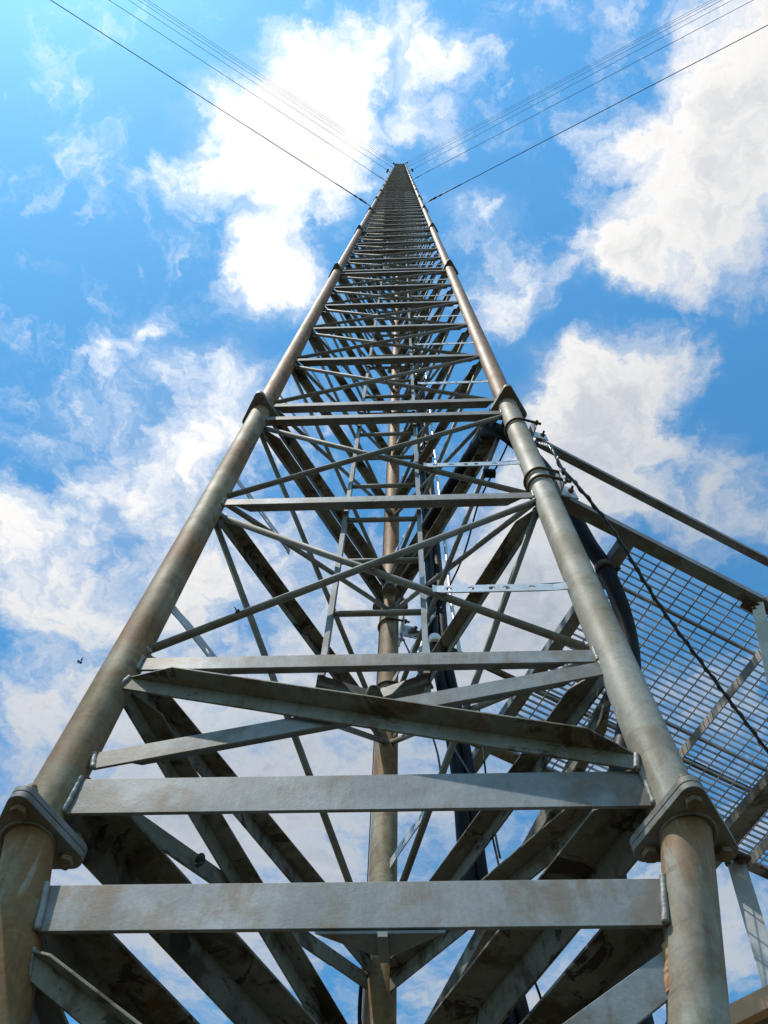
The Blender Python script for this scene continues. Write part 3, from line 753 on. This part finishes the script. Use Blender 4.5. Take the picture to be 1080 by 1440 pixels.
# grating panels: flat bearing bars with twisted cross rods
for (b0, b1) in ((.022, .235), (.243, .715), (.723, WB - .02)):
    m2 = MB(); z = HB + .012; a0, a1 = .44, LB - .05
    nb = max(2, round((b1 - b0) / .0305)); 
    for q in range(nb + 1):
        b = b0 + (b1 - b0) * q / nb
        ht = .026 if q in (0, nb) else .020
        t = .0038 if q in (0, nb) else .0026
        m2.box(bp(a0, b - t / 2, z), bp(a1, b - t / 2, z), UP * ht, BN * t)
    na = int((a1 - a0) / .079)
    for q in range(na + 1):
        a = a0 + .03 + q * .079
        if a > a1: break
        pts = [bp(a + random.uniform(-.0008, .0008), b0 + (b1 - b0) * e / (nb * 2), z + .019 + .0035 * math.sin(e * math.pi)) for e in range(nb * 2 + 1)]
        m2.tube(pts, .0034, 5, False)
    m2.build('grating', M['grate'], br)
# clamps round the legs: U bolts with a plate that carries the rail
def clamp(k, h, az, two=True, plate=(.13, .15)):
    c = legpos(k, h); d = Vector((math.cos(az), math.sin(az), 0)); s = Vector((-d.y, d.x, 0)); r = RL + .0075
    mp = MB(); pw, ph = plate
    mp.box(c + d * (RL + .014) - s * pw / 2 - UP * ph / 2, c + d * (RL + .014) + s * pw / 2 - UP * ph / 2, UP * ph, d * .007)
    p = mp.build('clamp_plate', M['bright'], br, .0015)
    for e in ((-.045, .045) if two else (0,)):
        m2 = MB(); pts = []
        pts.append(c + s * r + d * (RL + .05) + UP * e); pts.append(c + s * r + d * .01 + UP * e)
        for q in range(1, 16):
            t = math.pi * q / 16; pts.append(c + s * r * math.cos(t) - d * r * math.sin(t) + UP * e)
        pts.append(c - s * r + d * .01 + UP * e); pts.append(c - s * r + d * (RL + .05) + UP * e)
        m2.tube(pts, .0068, 8)
        for sg in (-1, 1): m2.hexbolt(c + s * r * sg + d * (RL + .021) + UP * e, d, .014, .012)
        m2.build('u_bolt', M['ubolt'], p)
    m3 = MB(); m3.box(c + d * (RL + .021) - s * .003 - UP * ph * .4, c + d * (RL + .10) - s * .003 - UP * ph * .4, UP * ph * .8, s * .006)
    m3.build('lug', M['bright'], p, .001)
    m4 = MB(); q = c + d * (RL + .075); m4.tube([q - s * .03, q + s * .035], .006, 8); m4.hexbolt(q + s * .004, s, .012, .01); m4.hexbolt(q - s * .004, -s, .012, .01); m4.build('bolt', M['ubolt'], p)
clamp(1, 3.385, R(12)); clamp(1, 4.16, R(12), False, (.11, .12))
clamp(2, 3.60, R(10), True); clamp(2, 4.27, R(10), False)
# posts under the bridge
T1, F1 = bp(1.075, -.02, HB), None
def post(P, Q, w, t, name='post', mat='bright'):
    m2 = MB(); d = (Q - P).normalized(); s = d.cross(Vector((-.25, -1, 0))).normalized(); n = d.cross(s)
    m2.box(P - s * w / 2, Q - s * w / 2, s * w, n * t)
    m2.box(P - s * w / 2 + n * t, Q - s * w / 2 + n * t, n * w * .7, s * t)
    return m2.build(name, M[mat], br, .001)
PT, PF = P3(1.76, 3.05, HB - .02), P3(1.76 - .13 * 4.95, 3.05, -1.6)
po = post(PT, PF, .085, .006)
post(P3(1.60, 1.69, HB), P3(1.50, 3.02, 1.15), .05, .005, 'brace')
# U bolt and washer plate where the brace meets the near rail, clip where the post meets the far one
c = P3(1.60, 1.69, HB)
m2 = MB(); m2.box(c - BD * .06 - UP * .008 + BN * .0, c + BD * .06 - UP * .008, -UP * .006, BN * .05)
m2.tube(smooth_path([c + BD * .03 + BN * .0 + UP * .05, c + BD * .035 - BN * .03 + UP * .02, c + BD * .035 - BN * .02 - UP * .05]), .005, 8)
m2.hexbolt(c + BD * .0 + BN * .03 - UP * .014, -UP, .014, .012); m2.build('clip', M['ubolt'], br)
m2 = MB(); m2.box(PT - BD * .05 - UP * .01, PT + BD * .05 - UP * .01, -UP * .02, -BN * .05); m2.hexbolt(PT - UP * .03 - BN * .02, -UP, .016, .02); m2.hexbolt(PT - UP * .02 + BN * .03 - BD * .03, -UP, .014, .018); m2.build('clip', M['ubolt'], br)

# ------------------------------------------------------------------ cables
def cable(name, label, cat, pts, r, mat, group=None, n=10, seg=16, loc=None):
    root = thing(name, label, cat, pts[0] if loc is None else loc, group)
    m2 = MB(); m2.tube(smooth_path(pts, n), r, seg); m2.build('jacket', M[mat], root); return root
W = lambda L: [P3(*p) for p in L]
def band(root, P, d, r, wd, mat='bright', name='clamp_band', ear=None):
    d = d.normalized(); m2 = MB(); m2.tube([P - d * wd / 2, P + d * wd / 2], r, 20)
    if ear:
        e = Vector(ear).normalized(); e = (e - d * e.dot(d)).normalized()
        m2.box(P - d * wd / 2 + e * r * .9, P + d * wd / 2 + e * r * .9, e * .03, d.cross(e) * .012)
        m2.hexbolt(P + e * (r + .018), d.cross(e), .01, .035)
    return m2.build(name, M[mat], root)
def bc(u, h, inn): p = LEG[1].lerp(LEG[2], u); n = -outn(1); return (p.x + n.x * inn, p.y + n.y * inn, h)
th_pts = W([bc(.62, 4.60, .035), bc(.34, 4.60, .035), bc(.19, 4.54, .045), bc(.07, 4.36, .06), (.685, 1.335, 4.22), (.735, 1.345, 4.05), (.775, 1.37, 3.85), (.816, 1.414, 3.65), (.875, 1.494, 3.45), (.92, 1.54, 3.32), (.948, 1.604, 3.12), (.951, 1.679, 2.92), (.91, 1.726, 2.7), (.831, 1.731, 2.45), (.765, 1.721, 2.25), (.71, 1.743, 2.05), (.659, 1.751, 1.85), (.6, 1.72, 1.3), (.58, 1.7, .2), (.6, 1.7, -1.55)])
thick = cable('coaxial_cable', 'thick black corrugated cable sagging behind the front right leg beside the grating', 'cable', th_pts, .034, 'corr', None, 12, 24)
band(thick, P3(.918, 1.54, 3.315), P3(.93, 1.57, 3.2) - P3(.9, 1.52, 3.38), .0375, .03, 'ubolt', 'clamp_band', (.8, .5, 0))
band(thick, Vector(th_pts[3]).lerp(th_pts[2], .45), th_pts[2] - th_pts[3], .0365, .012, 'ubolt', 'clamp_band')
band(thick, P3(.95, 1.60, 3.27) , BD, .014, .10, 'ubolt', 'hanger')
# two cables side by side up the inside of the rear leg
up_ = [(0, 0, h) for h in ()]
def riser(dx, dy): return W([(.285 + dx, 2.06 + dy, TOP - 20), (.285 + dx, 2.06 + dy, 60), (.285 + dx, 2.06 + dy, 20), (.285 + dx, 2.06 + dy, 8), (.283 + dx, 2.06 + dy, 5), (.283 + dx, 2.06 + dy, 4), (.284 + dx, 2.07 + dy, 3.5), (.318 + dx, 2.11 + dy, 3.1), (.345 + dx, 2.14 + dy, 2.7), (.349 + dx, 2.15 + dy, 2.23), (.383 + dx, 2.15 + dy, 2.0), (.42 + dx, 2.15 + dy, 1.7), (.46 + dx, 2.2 + dy, 1.2), (.47 + dx, 2.25 + dy, -1.5)])
r1 = cable('feeder_cable', 'left one of the two thick black feeder cables rising past the rear leg', 'cable', riser(-.024, .0), .0235, 'corr', 'black feeder cables up the mast', 8, 18)
r2 = cable('feeder_cable', 'right one of the two thick black feeder cables rising past the rear leg', 'cable', riser(.025, .012), .0235, 'corr', 'black feeder cables up the mast', 8, 18)
band(r1, P3(.262, 2.06, 3.55), UP, .029, .055, 'white', 'white_tape')
band(r1, P3(.259, 2.06, 3.96), UP, .028, .02, 'bright', 'clamp_band', (-.3, -1, 0)); band(r2, P3(.308, 2.072, 3.96), UP, .028, .02, 'bright', 'clamp_band', (.5, -1, 0))
for h in (5.13, 6.2, 7.4, 8.6, 9.8, 12, 14.4):
    band(r1, P3(.261, 2.06, h), UP, .028, .022, 'ubolt', 'clamp_band', (-.3, -1, 0)); band(r2, P3(.31, 2.072, h), UP, .028, .022, 'ubolt', 'clamp_band', (.5, -1, 0))
cable('conduit', 'slim shiny conduit rising beside the black feeder cables', 'conduit', W([(.355, 2.03, TOP - 30), (.355, 2.03, 30), (.355, 2.03, 8), (.355, 2.03, 4.6), (.352, 2.03, 3.9), (.37, 2.05, 3.4)]), .0095, 'bright', None, 4, 10)
TWP = [(.70, 1.30, 4.25), (.71, 1.20, 3.9)] + [(0.696, 1.124, 3.6), (0.72, 1.16, 3.45), (0.755, 1.186, 3.38), (0.797, 1.222, 3.32), (0.877, 1.305, 3.27), (0.942, 1.382, 3.22), (1.105, 1.601, 3.1), (1.302, 1.823, 2.98), (1.525, 2.071, 2.85), (1.879, 2.463, 2.7)] + [(2.6, 3.2, 2.6)]
tw = cable('twisted_cable', 'thin twisted grey cable drooping across the grating to the right edge', 'cable', W(TWP), .0065, 'twist', None, 10, 10)
# second strand winding round it
pth = smooth_path(W(TWP), 34)
hel = []; L = 0
for i, p in enumerate(pth):
    if i: L += (p - pth[i - 1]).length
    d = (pth[min(i + 1, len(pth) - 1)] - pth[max(i - 1, 0)]).normalized(); x = d.cross(UP).normalized(); y = d.cross(x); a = 2 * math.pi * L / .085
    hel.append(p + (x * math.cos(a) + y * math.sin(a)) * .0068)
m2 = MB(); m2.tube(hel, .0042, 7); m2.build('wrap', M['twist'], tw)
# thin cable clipped to a rear right brace rod, with a small box on it
P, Q = legpos(1, 4.40), legpos(2, 3.30)
pts = [P.lerp(Q, u) + outn(1) * .0 + Vector((.012 + .012 * math.sin(u * 17), .008, -.018 - .012 * math.sin(u * 11 + 1))) for u in (.05, .1, .16, .22, .28, .34, .42, .5, .6, .7, .8)]
tc = cable('thin_cable', 'thin black lead clipped along the rear right brace rod with a small box', 'cable', pts, .0045, 'black', None, 6, 8)
m2 = MB(); c = P.lerp(Q, .20); m2.box(c + Vector((-.03, -.02, -.025)), c + Vector((.03, -.02, -.025)), UP * .045, Vector((0, .035, 0))); m2.build('box', M['black'], tc, .003)
cable('ground_lead', 'thin black lead running down just right of the feeder cables', 'cable', W([(.44, 2.14, 3.2), (.43, 2.15, 2.7), (.425, 2.15, 2.4), (.46, 2.15, 2.0), (.52, 2.16, 1.6), (.55, 2.16, .5), (.55, 2.16, -1.55)]), .0038, 'black', None, 8, 8)
cable('rope', 'short loose rope hanging left of the feeder cables behind the stained brace', 'rope', W([(.17, 2.0, 3.35), (.19, 2.0, 3.05), (.205, 2.0, 2.85), (.24, 2.02, 2.65), (.25, 2.05, 2.45)]), .004, 'twist', None, 8, 8)
cable('rope', 'slack rope slanting down towards the feeder cables behind the stained brace', 'rope', W([(.10, 2.0, 3.5), (.21, 2.0, 3.05), (.30, 2.02, 2.72), (.40, 2.05, 2.45), (.42, 2.05, 2.2)]), .004, 'twist', None, 8, 8)
c0 = C2
cable('rear_leg_lead', 'black lead strapped to the left of the rear leg near the bottom edge', 'cable', [Vector((c0.x - .058 + .004 * math.sin(q * 1.3), c0.y - .03, EYE + 2.22 - q * .08)) for q in range(10)], .006, 'black', None, 6, 8)
# rear-leg bracket arm and tangle of fittings beside it
rb = thing('cable_clamp_bracket', 'small zinc bracket with bolts and straps jutting right from the rear leg', 'bracket', legpos(2, 4.2) + Vector((.1, 0, 0)))
m2 = MB(); c = legpos(2, 4.14); m2.box(c + Vector((.07, -.03, 0)), c + Vector((.23, -.06, -.03)), UP * .05, Vector((0, .006, 0))); m2.build('arm', M['bright'], rb, .001)
m2 = MB(); m2.box(c + Vector((.19, -.10, -.02)), c + Vector((.25, -.10, -.02)), UP * .07, Vector((0, .06, 0))); m2.build('block', M['dark'], rb, .002)
for q in range(3):
    m2 = MB(); a = c + Vector((.215 - .018 * q, -.07 + .01 * q, -.02)); m2.box(a, a + Vector((-.07, -.09, -.36)), Vector((.016, -.01, 0)), Vector((.002, .004, 0))); m2.build('strap', M['bright'], rb)
for q in range(4):
    m2 = MB(); m2.hexbolt(c + Vector((.13 + .03 * q, -.08, -.04 - .08 * (q % 2))), Vector((.3, -1, 0)), .01, .03); m2.build('bolt', M['ubolt'], rb)

# ------------------------------------------------------------------ equipment shelter, only its eave corner in view
E0 = P3(1.42, 3.094, 2.55); e1 = Vector((math.cos(R(-40)), math.sin(R(-42)), 0)); e2 = Vector((math.cos(R(50)), math.sin(R(48)), 0))
sh = thing('equipment_shelter', 'tan metal eave of a small equipment shelter at the bottom right corner', 'building', Vector((E0.x, E0.y, 0)))
m2 = MB(); t = .045
for q in range(5): m2.box(E0 + e1 * (q * .32 + .002), E0 + e1 * ((q + 1) * .32 - .002), -UP * .085, e2 * t)
for q in range(8): m2.box(E0 + e2 * (q * .5 + .047), E0 + e2 * ((q + 1) * .5 + .043), -UP * .085, e1 * t)
m2.build('fascia', M['tan'], sh, .002)
m2 = MB(); m2.box(E0 + e1 * .05 + e2 * .05 - UP * .05, E0 + e1 * 1.55 + e2 * .05 - UP * .05, e2 * 3.9, UP * .06); m2.build('roof', M['roof'], sh)
m2 = MB(); zf = E0.z; q0 = E0 + e1 * .35 + e2 * .35; m2.box(Vector((q0.x, q0.y, 0)), Vector((q0.x, q0.y, 0)) + e1 * 1.0, e2 * 3.0, UP * (zf - .06)); m2.build('wall', M['wall'], sh)
m2 = MB(); m2.box(E0 + e1 * .047 + e2 * .047 - UP * .08, E0 + e1 * 1.5 + e2 * .047 - UP * .08, e2 * .3, UP * .01); m2.box(E0 + e1 * .047 + e2 * .35 - UP * .08, E0 + e1 * .349 + e2 * .35 - UP * .08, e2 * 3.3, UP * .01); m2.build('soffit', M['wall'], sh)
m2 = MB(); q1 = q0 + e1 * .3; q1.z = 0.05
m2.box(q1 - e2 * .03, q1 - e2 * .03 + e1 * .6, UP * 2.0, e2 * .028); m2.build('door', M['bar'], sh, .004)

# ------------------------------------------------------------------ two wasps on the wing and the clumps they tend
def wasp(label, P, yaw, pitch):
    root = thing('wasp', label, 'insect', P)
    Rm = Matrix.Rotation(yaw, 3, 'Z') @ Matrix.Rotation(pitch, 3, 'Y')
    f = lambda x, y, z: P + Rm @ Vector((x, y, z)) * .0055
    m2 = MB(); m2.tube([f(-1.3, 0, -.15), f(-1.1, 0, -.12), f(-.7, 0, 0), f(-.35, 0, .02), f(-.2, 0, .03), f(0, 0, .05), f(.3, 0, .05), f(.42, 0, .03), f(.55, 0, 0), f(.72, 0, -.05)], .002, 8, radii=[.0003, .0018, .003, .0022, .0006, .0025, .0026, .0012, .0022, .0008])
    m2.build('body', M['bird'], root)
    for sg in (-1, 1):
        m3 = MB(); m3.prism(f(.05, .2 * sg, .2), f(.05, .2 * sg, .2) + Vector((0, 0, .0002)), [Vector((0, 0, 0)), Rm @ Vector((.3, .5 * sg, .35)) * .0055, Rm @ Vector((.0, 1.4 * sg, .8)) * .0055, Rm @ Vector((-.4, 1.1 * sg, .6)) * .0055, Rm @ Vector((-.35, .4 * sg, .2)) * .0055])
        m3.build('wing', M['bird'], root)
    m4 = MB()
    for q in range(3):
        for sg in (-1, 1): m4.tube([f(.1 - .15 * q, .1 * sg, -.1), f(.0 - .3 * q, .35 * sg, -.45), f(-.2 - .35 * q, .3 * sg, -1.1)], .0003, 4)
    m4.build('leg', M['bird'], root)
wasp('tiny dark wasp in flight against the cloud left of the front left leg', P3(-.625, 1.021, 1.602), .4, .2)
wasp('tiny dark wasp in flight just above the rising brace rod inside the mast', P3(-.236, .715, 1.298), 2.2, -.3)

def clump(label, P, r):
    root = thing('wasp_nest', label, 'insect nest', P + UP * r)
    m2 = MB()
    for q in range(9):
        u = q / 8; m2.ball(P + UP * r * (.9 - 1.5 * u) + Vector([random.uniform(-r * .35, r * .35) for _ in range(3)]), r * random.uniform(.45, .75) * (1 - .4 * u), nu=9, nv=7)
    m2.build('comb', M['dark'], root)
    m3 = MB(); m3.tube([P + UP * r * .6, P + UP * r * 1.6], r * .18, 6); m3.build('stalk', M['dark'], root)
clump('dark lumpy wasp nest hanging under a rear left brace between the two widest crossbars', P3(-0.428, 1.693, 1.752), .017)
clump('dark lumpy wasp nest hanging from the rear left bars under the second flange', P3(-0.555, 1.508, 4.729), .026)
